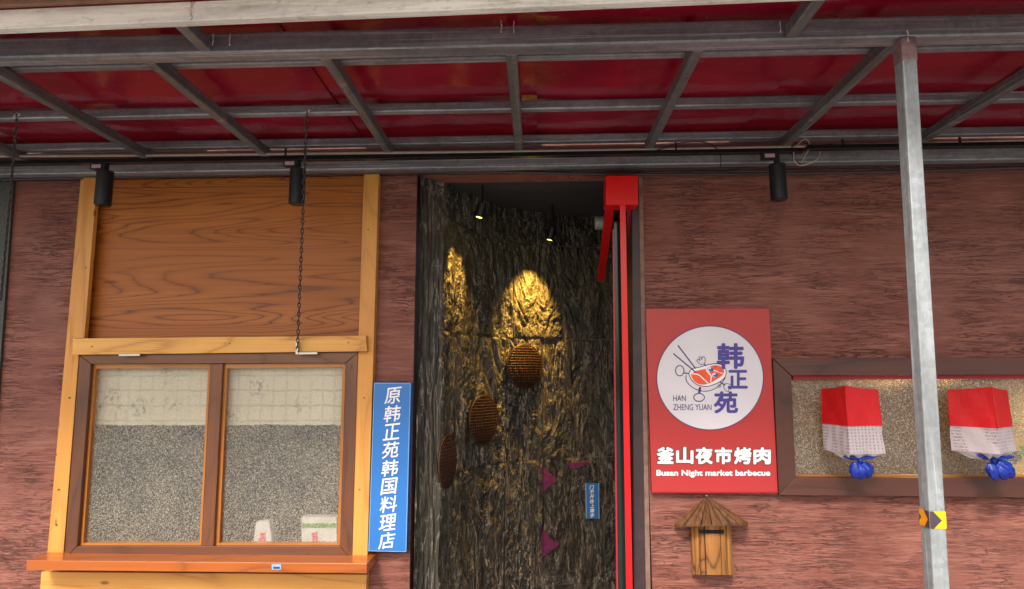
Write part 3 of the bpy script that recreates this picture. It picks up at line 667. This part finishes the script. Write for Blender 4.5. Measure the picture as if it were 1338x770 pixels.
# ------------------------------------------------------------------ red shop sign
YS = 3.165
sg = thing('red_shop_sign', 'red rectangular sign with pale round emblem and white lettering', 'sign', P(930, 645, YS))
quad('board', [(843.8,403.6),(1005,403),(1016.6,644.8),(851.8,644.4)], YS, 3.199, M['signred'], sg, bevel=.0015)
quad('board_edge', [(851.8,642.6),(1016.5,643.0),(1016.6,644.8),(851.8,644.4)], YS-.0022, YS-.0003, M['signedge'], sg)
cc = [(927.8+69.6*math.cos(a), 494+67.8*math.sin(a)) for a in [i*math.pi/40 for i in range(80)]]
mk('round_emblem', *px_poly(cc, YS-.0022, .002), M['disc'], sg)
mk('emblem_outline', *px_stroke(cc, 1.1, YS-.003, True), M['navy'], sg)
z = lambda x, y: (870+x/7.7, 440+y/7.7)
sm2 = lambda pts: [(v.x, v.y) for v in spline([(*p, 0) for p in pts+[pts[0]]], 5)][:-1]
sm1 = lambda pts: [(v.x, v.y) for v in spline([(*p, 0) for p in pts], 5)]
Yp = YS-.0038
bowl = sm2([z(230,370),z(262,325),z(335,308),z(425,284),z(505,272),z(572,290),z(606,342),z(598,402),z(560,442),z(500,476),z(420,500),z(330,490),z(262,440)])
steak = sm2([z(252,376),z(300,348),z(400,322),z(440,300),z(505,288),z(562,306),z(586,345),z(574,385),z(520,425),z(455,462),z(380,484),z(310,468),z(268,425)])
mk('pot_drawing', *px_poly(bowl, Yp+.0004, .0003), M['white'], sg)
mk('steak_drawing', *px_poly(steak, Yp, .0003), M['meat'], sg)
ln = [px_stroke(bowl, 1.0, Yp-.0006, True), px_stroke(sm1([z(205,388),z(206,440),z(250,497),z(320,536),z(400,550),z(480,530),z(550,482),z(600,412)]), .95, Yp-.0006),
      px_stroke([z(122,88),z(300,322)], 1.5, Yp-.0008), px_stroke([z(75,170),z(305,362)], 1.5, Yp-.0008),
      px_stroke([z(180,365),z(228,372)], 1.4, Yp-.0006), px_stroke([z(346,508),z(336,566)], 3.0, Yp-.0006), px_stroke([z(385,270),z(402,296)], 1.5, Yp-.0006), px_stroke([z(540,452),z(596,490)], 1.6, Yp-.0006)]
el = lambda cx, cy, rx, ry: [z(cx+rx*math.cos(a), cy+ry*math.sin(a)) for a in [i*math.pi/12 for i in range(24)]]
ln += [px_stroke(el(140,343,43,52), 1.2, Yp-.0006, True), px_stroke(el(335,612,54,40), 1.2, Yp-.0006, True), px_stroke(el(540,497,14,14), .6, Yp-.0006, True)]
ln += [px_stroke(sm2([z(312,245),z(322,228),z(345,240),z(335,210),z(355,205),z(362,232),z(372,204),z(392,212),z(396,245),z(385,272),z(350,278)]), .8, Yp-.0006, True)]
ln += [px_stroke(sm2([z(582,490),z(600,474),z(640,478),z(662,498),z(640,512),z(655,530),z(632,528),z(628,555),z(600,540),z(585,515)]), .8, Yp-.0006, True)]
ln += [px_stroke([z(492,296),z(508,310)], .9, Yp-.0012), px_stroke([z(525,345),z(555,358)], .9, Yp-.0012)]
mk('line_drawing', *join(*ln), M['navy'], sg)
mk('marbling', *join(px_stroke(sm1([z(262,372),z(330,385),z(385,432),z(424,470)]), 1.5, Yp-.0006), px_stroke(sm1([z(405,320),z(418,352),z(455,395),z(450,455)]), 1.6, Yp-.0006), px_stroke(sm1([z(480,340),z(520,350),z(570,372)]), 1.2, Yp-.0006),
   px_poly(el(447,330,27,25), Yp-.0008, .0001), px_poly(el(494,387,28,24), Yp-.0008, .0001)), M['white'], sg)
mk('eye_print', *join(px_poly(el(455,332,24,21), Yp-.0012, .0001), px_poly(el(500,388,24,20), Yp-.0012, .0001)), M['eyeblue'], sg)
for ex, ey in ((446, 322), (490, 379)): mk('eye_glint', *px_poly(el(ex, ey, 9, 7), Yp-.0016, .0001), M['white'], sg)
Yt = YS-.0042
text('lettering', '韩', (936.5, 448.5, 972.5, 482.5), Yt, M['indigo'], sg, .034)
text('lettering', '正', (951, 483.5, 977, 508), Yt, M['indigo'], sg, .034)
text('lettering', '苑', (932.5, 511.5, 964.5, 540.5), Yt, M['indigo'], sg, .034)
text('lettering', 'HAN', (879.6, 516.8, 896, 524.2), Yt, M['navy'], sg, .0)
text('lettering', 'ZHENG YUAN', (879.6, 528.3, 929.6, 536.2), Yt, M['navy'], sg, .0)
for bold, mm, Y in ((.088, 'outline', YS-.0022), (.048, 'white', YS-.0032)):
    e = (bold-.048)*20
    for k, ch in enumerate('釜山夜市烤肉'):
        x = 858+k*25.25; text('lettering' if mm == 'white' else 'lettering_outline', ch, (x-e, 584-e+.1*k, x+23+e, 606.5+e+.1*k), Y, M[mm], sg, bold)
text('lettering', 'Busan Night market barbecue', (857.6, 614.2, 1006.5, 624.2), YS-.003, M['white'], sg, .045)

# ------------------------------------------------------------------ rustic mailbox
Ym = 3.19; ap = P(923.3, 649, Ym); mb = thing('wooden_mailbox', 'small rustic wooden mailbox with conical plank roof below the red sign', 'mailbox', P(930, 752, Ym))
base = P(930.3, 751.5, Ym); topb = P(928, 684, Ym)
cxm = base.x; wm = (P(957, 720, Ym).x-P(903.6, 720, Ym).x)/2
angs = [0, 24, 44, 62, 108, 134, 156, 180]
for a, b in zip(angs, angs[1:]):
    V = []
    n = 4
    for k in range(n+1):
        an = R(180-(a+1.5+(b-a-3.)*k/n)); wob = -.003 if k in (0, n) else .002*random.random()
        rr0 = wm; 
        for zz_ in (P(930, 751.5, Ym-.002-rr0*math.sin(an)*.75).z, topb.z+.012):
            for rr in (wm+wob, wm-.012): V.append((cxm+rr*math.cos(an), Ym-.002-rr*math.sin(an)*.75, zz_))
    Fc = []
    for k in range(n):
        c = k*4; Fc += [(c, c+4, c+6, c+2), (c+1, c+3, c+7, c+5), (c+2, c+6, c+7, c+3), (c, c+1, c+5, c+4)]
    Fc += [(0, 2, 3, 1), (n*4, n*4+1, n*4+3, n*4+2)]
    mk('plank', V, Fc, M['bark'], mb, bevel=.0012)
mk('box_core', *tubev([(cxm, Ym-.001, base.z+.045), (cxm, Ym-.001, topb.z+.01)], wm*.70, 24), M['slot'], mb)
fy = Ym-.002-wm*.75
quad('letter_slot', [(914,692.6),(946,692.9),(946,697.6),(914,697.3)], fy-.003, fy+.003, M['slot'], mb, bevel=.001)
el_, er_ = P(879.6, 688, Ym), P(975.7, 685, Ym); Rf = (er_.x-el_.x)/2; cxr = (er_.x+el_.x)/2
eds = [0, 17, 33, 50, 66, 82, 97, 113, 128, 145, 162, 180]
for a, b in zip(eds, eds[1:]):
    a2, b2 = R(180-a-.8), R(180-b+.8); j = random.uniform(-.006, .006); up_ = random.uniform(0, .003)
    ze = 0
    def rp(an, rr, zz_): yy = Ym-.003-rr*math.sin(an)*.72; return Vector((cxr+(rr)*math.cos(an), yy, P(928, 687.5-2.5*(1-math.cos(an))/2*0-1.5*math.cos(an)-1.5*math.sin(an), yy).z+zz_))
    top = Vector((ap.x, Ym-.004, ap.z))
    md = (a2+b2)/2
    V = [top+Vector((0, 0, .004)), rp(a2, Rf+j, ze+.004), rp(md, Rf+j+.004, ze+.010+up_), rp(b2, Rf+j, ze+.004),
         top-Vector((0, 0, .006)), rp(a2, Rf+j, ze-.006), rp(md, Rf+j+.004, ze-.003), rp(b2, Rf+j, ze-.006)]
    mk('roof_plank', V, [(0,1,2),(0,2,3),(4,6,5),(4,7,6),(0,4,5,1),(3,7,4,0),(1,5,6,2),(2,6,7,3)], M['roofbark'], mb)
hk = P(959.5, 741, 3.15)
mk('latch', *join(tubev([hk, hk+Vector((.012, -.004, -.004)), hk+Vector((.010, -.004, -.016))], .0025, 6), tubev([hk+Vector((0, 0, .012)), hk+Vector((.006, -.005, .004))], .002, 6)), M['chain'], mb)
mk('nail', *cylv(P(923.3, 647.8, 3.165)+Vector((0, .02, 0)), P(923.3, 647.8, 3.165), .004, 8), M['steel'], mb)

# ------------------------------------------------------------------ lanterns in front of the band window
def lantern(cxp, top, mid, low, knot, s, th, lab, bow):
    Yc = 3.055; cpt = P(cxp, mid, Yc); zt, zm, zl, zk = (P(cxp, v, Yc).z for v in (top, mid, low, knot))
    g = thing('fabric_lantern', lab, 'lantern', P(cxp, knot+24, Yc), 'lanterns hanging before the band window')
    c0 = Vector((cpt.x, Yc, 0))
    def ring(sc, zz_, n=8, wob=0., pinch=0.):
        out = []
        for side in range(4):
            a = th+side*math.pi/2; p0 = Vector((math.cos(a), math.sin(a)))*s*.7071*sc; a2 = a+math.pi/2; p1 = Vector((math.cos(a2), math.sin(a2)))*s*.7071*sc
            for k in range(n):
                f = k/n; p = p0.lerp(p1, f); sag = 1-.05*math.sin(math.pi*f)-wob*.03*math.sin(f*9+side*2)
                zz2 = zz_-pinch*abs(math.cos(math.pi*f))**3
                out.append(c0+Vector((p.x*sag, p.y*sag, zz2)))
        return out
    def skin(name, rings, mat, cap=None):
        n = len(rings[0]); V = [v for r_ in rings for v in r_]; Fc = []
        for j in range(len(rings)-1):
            for i in range(n): Fc.append((j*n+i, j*n+(i+1) % n, (j+1)*n+(i+1) % n, (j+1)*n+i))
        if cap: V.append(cap); Fc += [(i, (i+1) % n, len(V)-1) for i in range(n)]
        return mk(name, V, Fc, mat, g)
    rr = [ring(.90+.05*k/5, zt+(zm-zt)*k/5, 8, .7*math.sin(k)) for k in range(6)]
    for i in range(-6, 7): rr[0][i].z += .018*(1-abs(i)/7)**1.3
    skin('red_gauze', rr, M['lred'], c0+Vector((0, 0, zt+.008)))
    wr_ = [ring(.95+.03*k/4, zm-.0008+(zl-zm)*k/4, 8, .8*math.sin(k*1.3)) for k in range(5)]
    skin('printed_gauze', wr_, M['lprint'])
    kz = zk+.004
    V = wr_[-1]; fl = [V]
    for k in range(1, 5):
        f = k/4; ring_ = []
        for i, v in enumerate(V):
            ctr = Vector((c0.x, c0.y, kz)); w2 = v.lerp(ctr, f**.8); fold = .010*math.sin(i*math.pi/4*2)*math.sin(math.pi*f)
            w2.z += fold-.010*math.sin(math.pi*f)*(1 if i % 8 else -1.2); ring_.append(w2)
        fl.append(ring_)
    skin('gathered_base', fl, M['lwhite'])
    for a in range(4):
        ang = th+a*math.pi/2; dx = Vector((math.cos(ang), math.sin(ang), 0))*s*.7071
        mk('corner_seam', *tubev([c0+dx*.905+Vector((0, 0, zt+(.016 if a == 0 else 0))), c0+dx*.955+Vector((0, 0, zm))], .0022, 6), M['lred'], g, smooth=True)
    # satin ribbon: knot, two short wings and a puffed tail
    kp = Vector((c0.x, c0.y-.055, kz-.004)); rb = []
    def lobe(a, b, wd, th_, n=9, m_=12):
        a, b = Vector(a), Vector(b); d = (b-a); dn = d.normalized(); sd_ = dn.cross(Vector((0, 1, 0))).normalized(); V, Fc = [], []
        for i in range(n):
            f = i/(n-1); w3 = wd*(math.sin(math.pi*(f*.86+.10))**.6); 
            for k in range(m_):
                an = 2*math.pi*k/m_; rip = 1+.20*math.sin(k*2.1+f*7)+.12*math.sin(k*3.7-f*11)
                V.append(a+d*f+sd_*math.cos(an)*w3*rip+Vector((0, 1, 0))*math.sin(an)*th_*math.sin(math.pi*(f*.9+.05))*rip)
        for i in range(n-1):
            for k in range(m_): Fc.append((i*m_+k, i*m_+(k+1) % m_, (i+1)*m_+(k+1) % m_, (i+1)*m_+k))
        Fc += [tuple(range(m_)), tuple((n-1)*m_+k for k in range(m_))]
        return V, Fc
    px = lambda dx, dz: kp+Vector((dx*.0038, 0, -dz*.0038))
    for a, b, w_, t_ in bow: rb.append(lobe(px(*a), px(*b), w_*.85, t_*.9, 12, 18))
    mk('blue_ribbon', *join(*rb), M['ribbon'], g, smooth=True)
    hz = zt+.016
    loop = [c0+Vector((.006*math.cos(a), -.002, hz+.008+.008*math.sin(a))) for a in [i*math.pi/6 for i in range(13)]]
    mk('hook', *join(tubev(loop, .0034, 6, False), tubev([Vector((c0.x, c0.y, hz+.016)), Vector((c0.x-.004, c0.y+.03, hz+.026)), Vector((c0.x-.004, 3.149, hz+.028))], .0018, 6)), M['steel'], g, smooth=True)
lantern(1112.5, 508.5, 555, 590, 599, .186, R(-123), 'left red and white fabric lantern tied with blue ribbon, corner facing the street',
   [((-1,-1),(-20,-4),.010,.008), ((1,-1),(21,-5),.010,.008), ((0,-3),(0,5),.012,.016), ((-2,3),(-8,22),.036,.020), ((3,3),(10,21),.034,.022), ((0,4),(1,23),.030,.026)])
lantern(1281.5, 509.5, 557, 589, 599, .196, R(-98), 'right red and white fabric lantern tied with blue ribbon, flat side facing the street',
   [((-1,-1),(-18,-6),.010,.008), ((1,-1),(26,-4),.010,.008), ((0,-3),(2,5),.013,.016), ((-2,3),(2,24),.034,.020), ((4,3),(24,19),.036,.022), ((3,4),(14,23),.032,.026)])

# ------------------------------------------------------------------ steel canopy
H = P(678, 205, 3.1).z
can = thing('steel_canopy', 'galvanised steel canopy frame with glossy red roof sheets over the shop front', 'canopy', (0, 2.1, 0))
yb0 = PZ(669, (76+43.9)/2, H).y; yb1 = PZ(669, (88.5+57.4)/2, H).y
CXL, CXR = -3.6, 3.9
bh = .076
box('cross_beam', (CXL, yb0, H), (CXR, yb1, H+bh), M['galvX'], can, bevel=.006)
# front beam, set a little askew
fa = PZ(0, 38, H); fb = PZ(890, 0.5, H); d = (fb-fa)/(fb.x-fa.x)
fl_ = fa+d*(CXL-fa.x); fr_ = fa+d*(CXR-fa.x)
def skewbox(a, b, wd, z0, z1):
    return [Vector((a.x,a.y,z1)),Vector((b.x,b.y,z1)),Vector((b.x,b.y,z0)),Vector((a.x,a.y,z0)),Vector((a.x,a.y+wd,z1)),Vector((b.x,b.y+wd,z1)),Vector((b.x,b.y+wd,z0)),Vector((a.x,a.y+wd,z0))], list(BF)
mk('front_beam', *skewbox(fl_, fr_, .032, H, H+.068), M['sunlit_weathered'], can, bevel=.003)
rh = .05
ends = [(8,205),(172,201),(338,203),(501,199),(673,198),(843.6,196),(1019,194),(1198,189)]
xs = [PZ(x, y, H).x for x, y in ends]; stp = (xs[-1]-xs[0])/7
xs = [xs[0]-stp]+xs+[xs[-1]+stp]
for x in xs:
    box('rafter', (x, yb1+.001, H+.002), (x+.040, 3.079, H+rh), M['galvY'], can, bevel=.006)
for x, y in ((262, 70), (1026, 50.6)):
    X = PZ(x, y, H).x; fy_ = (fa+d*(X-fa.x)).y+.034
    box('stub_rafter', (X, fy_, H+.003), (X+.042, yb0-.001, H+rh), M['galvY'], can, bevel=.006)
def purlin(y0, w_=.04, h_=.042, z0=rh+.001):
    box('purlin', (CXL, y0, H+z0), (CXR, y0+w_, H+z0+h_), M['galvX'], can, bevel=.006)
Yp1 = PZ(669, 82, H+rh+.001).y; Yp2 = PZ(669, 148, H+rh+.001).y
purlin(Yp1-.04); purlin(Yp2-.04); purlin(3.03)
box('wall_rail', (CXL, 3.08, H-.062), (CXR, 3.14, H+.0005), M['galvX'], can, bevel=.006)
# welds
for px, py, zz_ in ((278,52,0),(300,52,0),(655,35,0),(671,35,0),(1020,35,0),(1186,47,0)):
    p = P(px, py, yb0-.001); V, Fc = [], []
    V, Fc = tubev([p+Vector((random.uniform(-.002,.002), 0, -.022+.0044*k)) for k in range(11)], [.0016+.0022*random.random() for _ in range(11)], 6)
    mk('weld_bead', V, Fc, M['weld'], can, smooth=True)
p = P(248, 12, (fa+d*(P(248,12,1.9).x-fa.x)).y-.001)
p = Vector((PZ(250,28,H).x, 0, 0)); py_ = (fa+d*(p.x-fa.x)).y-.001
mk('weld_bead', *tubev([Vector((p.x+random.uniform(-.003,.003), py_, H+.004+.006*k)) for k in range(11)], [.002+.003*random.random() for _ in range(11)], 6), M['weld'], can, smooth=True)
for px, py in ((401, 146), (22, 151)):
    p = P(px, py, Yp2-.0425); pts_ = [p+Vector((random.uniform(-.02, .02), -.001, random.uniform(-.006, .012))) for _ in range(9)]
    mk('weld_bead', *tubev(pts_, [.002+.003*random.random() for _ in range(9)], 6), M['weldlight'], can, smooth=True)
# roof sheets with seams
zs = H+rh+.001+.042+.003
seams = [CXL, -2.75, -1.83, -.92, 0.02, PZ(1010,120,zs).x, 2.0, 2.9, CXR]
for pi_, (a, b) in enumerate(zip(seams, seams[1:])):
    y0, y1 = 1.50, 3.19; nx, ny = 46, 60; V, Fc = [], []
    for k, off in enumerate((0, .004)):
        for j in range(ny+1):
            for i in range(nx+1):
                x = a-.012+(b-a+.024)*i/nx; y = y0+(y1-y0)*j/ny
                n1 = noise.noise(Vector((x*2.2, y*3.1, 1)))*.006+noise.noise(Vector((x*7, y*11, 4)))*.0022
                V.append((x, y, zs+.010+.009*(pi_ % 2)+n1+off+.004*math.sin(y*9)))
    n_ = (nx+1)*(ny+1)
    for j in range(ny):
        for i in range(nx):
            q = j*(nx+1)+i; Fc += [(q, q+nx+1, q+nx+2, q+1), (q+n_, q+1+n_, q+nx+2+n_, q+nx+1+n_)]
    bd = [i for i in range(nx+1)]+[(j+1)*(nx+1)-1 for j in range(1, ny+1)]+[ny*(nx+1)+i for i in range(nx-1, -1, -1)]+[j*(nx+1) for j in range(ny-1, 0, -1)]
    for k in range(len(bd)):
        c_ = bd[k]; e_ = bd[(k+1) % len(bd)]; Fc.append((c_, e_, e_+n_, c_+n_))
    mk('roof_sheet', V, Fc, M['roof'], can, smooth=False)
# post with hazard sticker
pb = PZ(1180, 50, H); pz = Vector((PZ(1178.5, 49, H).x, yb0+.0005, 0))
pw = .048
xa, xb_ = P(1178.5, 60, yb0), P(1220.3, 765, yb0)          # the post leans very slightly
def pX(z_): return xa.x+(xb_.x-xa.x)*(xa.z-z_)/(xa.z-xb_.z)
def postv(z1, z0, g_=0., f0=0.):
    A = [(-g_, 1), (pw+g_, 1), (pw+g_, 0), (-g_, 0)]
    fr = [Vector((pX(z1 if t_ else z0)+dx, yb0+.001-f0, z1 if t_ else z0)) for dx, t_ in A]
    return fr+[v+Vector((0, .05+2*f0, 0)) for v in fr], list(BF)
mk('post', *postv(H-.0005, 0), M['galvZ'], can, bevel=.004, label='upright square steel post carrying the canopy')
zt_, zb_ = P(1224, 668.5, yb0).z, P(1226, 691, yb0).z
yF = yb0-.0005
def onF(u, v): z_ = zt_+(zb_-zt_)*v; return Vector((pX(z_)+u*pw, yF, z_))            # street face
def onL(u, v): z_ = zt_+(zb_-zt_)*v; return Vector((pX(z_)-.0012, yb0+.001+.05*(1-u), z_))  # left face
def flat(pts, off):
    n = len(pts); V = [p_+off for p_ in pts]; return V, [tuple(range(n))]
mk('sticker', *join(([onF(0,0), onF(1,0), onF(1,1), onF(0,1)], [(0,1,2,3)]), ([onL(0,0), onL(1,0), onL(1,1), onL(0,1)], [(0,1,2,3)])), M['yellow'], can)
o1 = Vector((0, -.0006, 0)); o2 = Vector((-.0006, 0, 0))
mk('sticker_chevron', *join(flat([onF(0,0), onF(.22,0), onF(.72,.52), onF(.22,1), onF(0,1)], o1), flat([onL(.5,0), onL(1,0), onL(1,1), onL(.5,1), onL(.85,.5)], o2), flat([onL(0,.25), onL(.2,.5), onL(0,.75)], o2)), M['stickblack'], can)
mk('sticker_chevron', *flat([onL(0,0), onL(.5,0), onL(.85,.5), onL(.5,1), onL(0,1), onL(.3,.5)], o2*1.6), M['orange'], can)
# post collar weld
mk('post_cap', *postv(H-.0015, H-.085, .0015, .0015), plain('pink_primer', (.34, .22, .24), .45, .3, .4, 30), can, bevel=.003)
# roof edge over the front beam
mk('roof_edge', *skewbox(fl_+Vector((0,-.02,0)), fr_+Vector((0,-.02,0)), .018, H+.072, H+.13), M['fascia'], can)

# ------------------------------------------------------------------ lighting rails, spots
YR = 2.93
zr1 = P(669, 203, YR).z
def rail(px0, px1, dz, lab):
    a, b = P(px0, 203, YR).x, P(px1, 197, YR).x
    g = thing('lighting_rail', lab, 'light rail', (a, YR, zr1+dz))
    box('rail_body', (a, YR-.016, zr1-.012+dz), (b, YR+.016, zr1+.010+dz), M['blackgloss'], g, bevel=.002)
    for k in (.12, .5, .88):
        xx = a+(b-a)*k; box('clip', (xx, YR-.004, zr1+.0105+dz), (xx+.008, YR+.004, H+.0015), M['black'], g)
    return a, b
rail(-260, 1049, 0, 'long black lighting rail under the canopy from the left side to the loose cables')
rail(1053.5, 1460, .013, 'short black lighting rail at right, behind the steel post')
for i, (px, py, lab) in enumerate(((136, 246, 'leftmost black cylinder spotlight on the rail, over the pine post'), (388.5, 244, 'black cylinder spotlight beside the hanging chain'), (1016.5, 238, 'rightmost black cylinder spotlight, over the red sign'))):
    c = P(px, py, YR); g = thing('rail_spotlight', lab, 'spotlight', Vector((c.x, YR, c.z-.09)), 'cylinder spotlights on the lighting rail')
    hh = .088
    mk('lamp_head', *cylv(Vector((c.x, YR, c.z-hh)), Vector((c.x, YR, c.z+hh)), .0385, 28), M['black'], g, bevel=.003)
    mk('head_ring', *cylv(Vector((c.x, YR, c.z-hh-.004)), Vector((c.x, YR, c.z-hh-.0005)), .034, 28), M['blackgloss'], g)
    box('yoke', (c.x-.012, YR-.008, c.z+hh+.0005), (c.x+.012, YR+.008, zr1-.0125), M['black'], g)
    box('adapter', (c.x-.072, YR-.017, zr1-.042), (c.x+.006, YR+.017, zr1-.0128), M['black'], g, bevel=.002)
    box('rating_label', (c.x-.062, YR-.0185, zr1-.038), (c.x-.014, YR-.0172, zr1-.020), M['label'], g)
# conduits along the top of the wall
def wirepx(name, pts, Y, r, mat, lab, cat, n=10, parent=None):
    P3 = spline([P(x, y, Y) if len(q)==0 else P(x, y, q[0]) for x, y, *q in pts], n)
    return mk(name, *tubev(P3, r, 8), M[mat], parent, smooth=True, **({} if parent else dict(label=lab, cat=cat)))
wirepx('conduit', [(-80,226),(200,224.5),(450,222.5),(700,223),(1000,219),(1338,212.5),(1420,210)], 3.16, .006, 'pipe', 'thin upper dark conduit running along the wall top', 'pipe')
wirepx('conduit', [(2,235),(60,233.5),(150,231.5),(300,229),(450,226.5),(620,224.5),(800,228),(1000,227),(1200,223.5),(1420,216)], 3.15, .0085, 'pipe', 'thicker lower dark conduit sagging along the wall top', 'pipe')
wirepx('cream_cable', [(-60,204.5),(200,203),(450,200.2),(700,197.5),(1000,192.5),(1338,184),(1420,182)], 3.02, .0075, 'cream', 'pale cream cable lying along the back purlin', 'cable')
wirepx('loose_cable', [(845,201,2.98),(890,187,2.98),(920,186,2.98),(937,195,2.97),(942,206,2.97),(941,219,3.0)], 3, .003, 'black', 'thin black cable looping above the door side of the rail', 'cable')
wirepx('loose_cable', [(1072,196,2.96),(1068,208,2.93),(1056,214,2.91),(1044,216,2.91),(1037,206,2.91),(1040,192,2.93),(1052,182,2.95),(1058,190,2.94),(1052,204,2.92),(1046,214,2.92)], 3, .0032, 'cream', 'pale cable tangled at the gap between the rails', 'cable')
wirepx('loose_cable', [(1088,188,2.96),(1066,191,2.95),(1046,186,2.95),(1034,194,2.93),(1038,208,2.92),(1048,217,2.92)], 3, .003, 'black', 'black cable tangled at the gap between the rails', 'cable')
# crumpled flashing in the dark gap above the wall
V, Fc = [], []; nx = 150; fh = H-.063-P(669, 227.5, 3.18).z
for i in range(nx+1):
    x = -3.5+7.3*i/nx
    for j in range(7):
        n1 = noise.noise(Vector((x*16, j*1.9, 2)))
        V.append((x, 3.180+n1*.018, H-.063-fh*j/6+n1*.004))
for i in range(nx):
    for j in range(6): a = i*7+j; Fc.append((a, a+7, a+8, a+1))
mk('flashing_strip', [v for v in V if True], Fc, M['foil'], can, label='crumpled dark flashing between wall and canopy')
# black shadow gap board behind rails
# chains
def chain(a, b, sag, lab):
    a, b = Vector(a), Vector(b); L_ = (b-a).length; n = int(L_/.0235); ms = []
    for i in range(n):
        f = i/n; c = a.lerp(b, f+.5/n)+Vector((0, sag*math.sin(math.pi*f), 0)); dn = (b-a).normalized()
        s_ = dn.cross(Vector((0, 1, 0))).normalized(); o_ = dn.cross(s_)
        sd_ = (s_*.9+o_*.35) if i % 2 else (o_*.8+s_*.45)
        sd_.normalize(); hl, hw = .0150, .0088
        lp = [c+dn*(hl*math.cos(t_)*(1 if abs(math.cos(t_)) > .5 else 1.1))+sd_*hw*math.sin(t_) for t_ in [k*math.pi/5 for k in range(10)]]
        ms.append(tubev(lp+[lp[0]], .0028, 5, False))
    return mk('hanging_chain', *join(*ms), M['chain'], None, smooth=True, label=lab, cat='chain', group='chains hanging from the canopy')
chain(P(401, 146, Yp2-.045), P(388.5, 459, 3.105), .0, 'steel chain hanging from the canopy to the top of the wide window')
chain(P(22.5, 150, Yp2-.045), P(1, 392, 3.10), 0, 'steel chain hanging at the far left edge beside the dark pillar')
quad('chain_bracket', [(386.2,446),(389.4,446),(389.4,463),(386.2,463)], 3.104, 3.1075, M['steel'], win)
# dark pillar at the left
pq = [(-260,200),(17.5,238),(-28,860),(-330,860)]
mk('stone_pillar', *quadv(pq, 3.184, 3.199), M['pillar'], None, label='dark speckled stone pillar at the far left edge', cat='pillar')
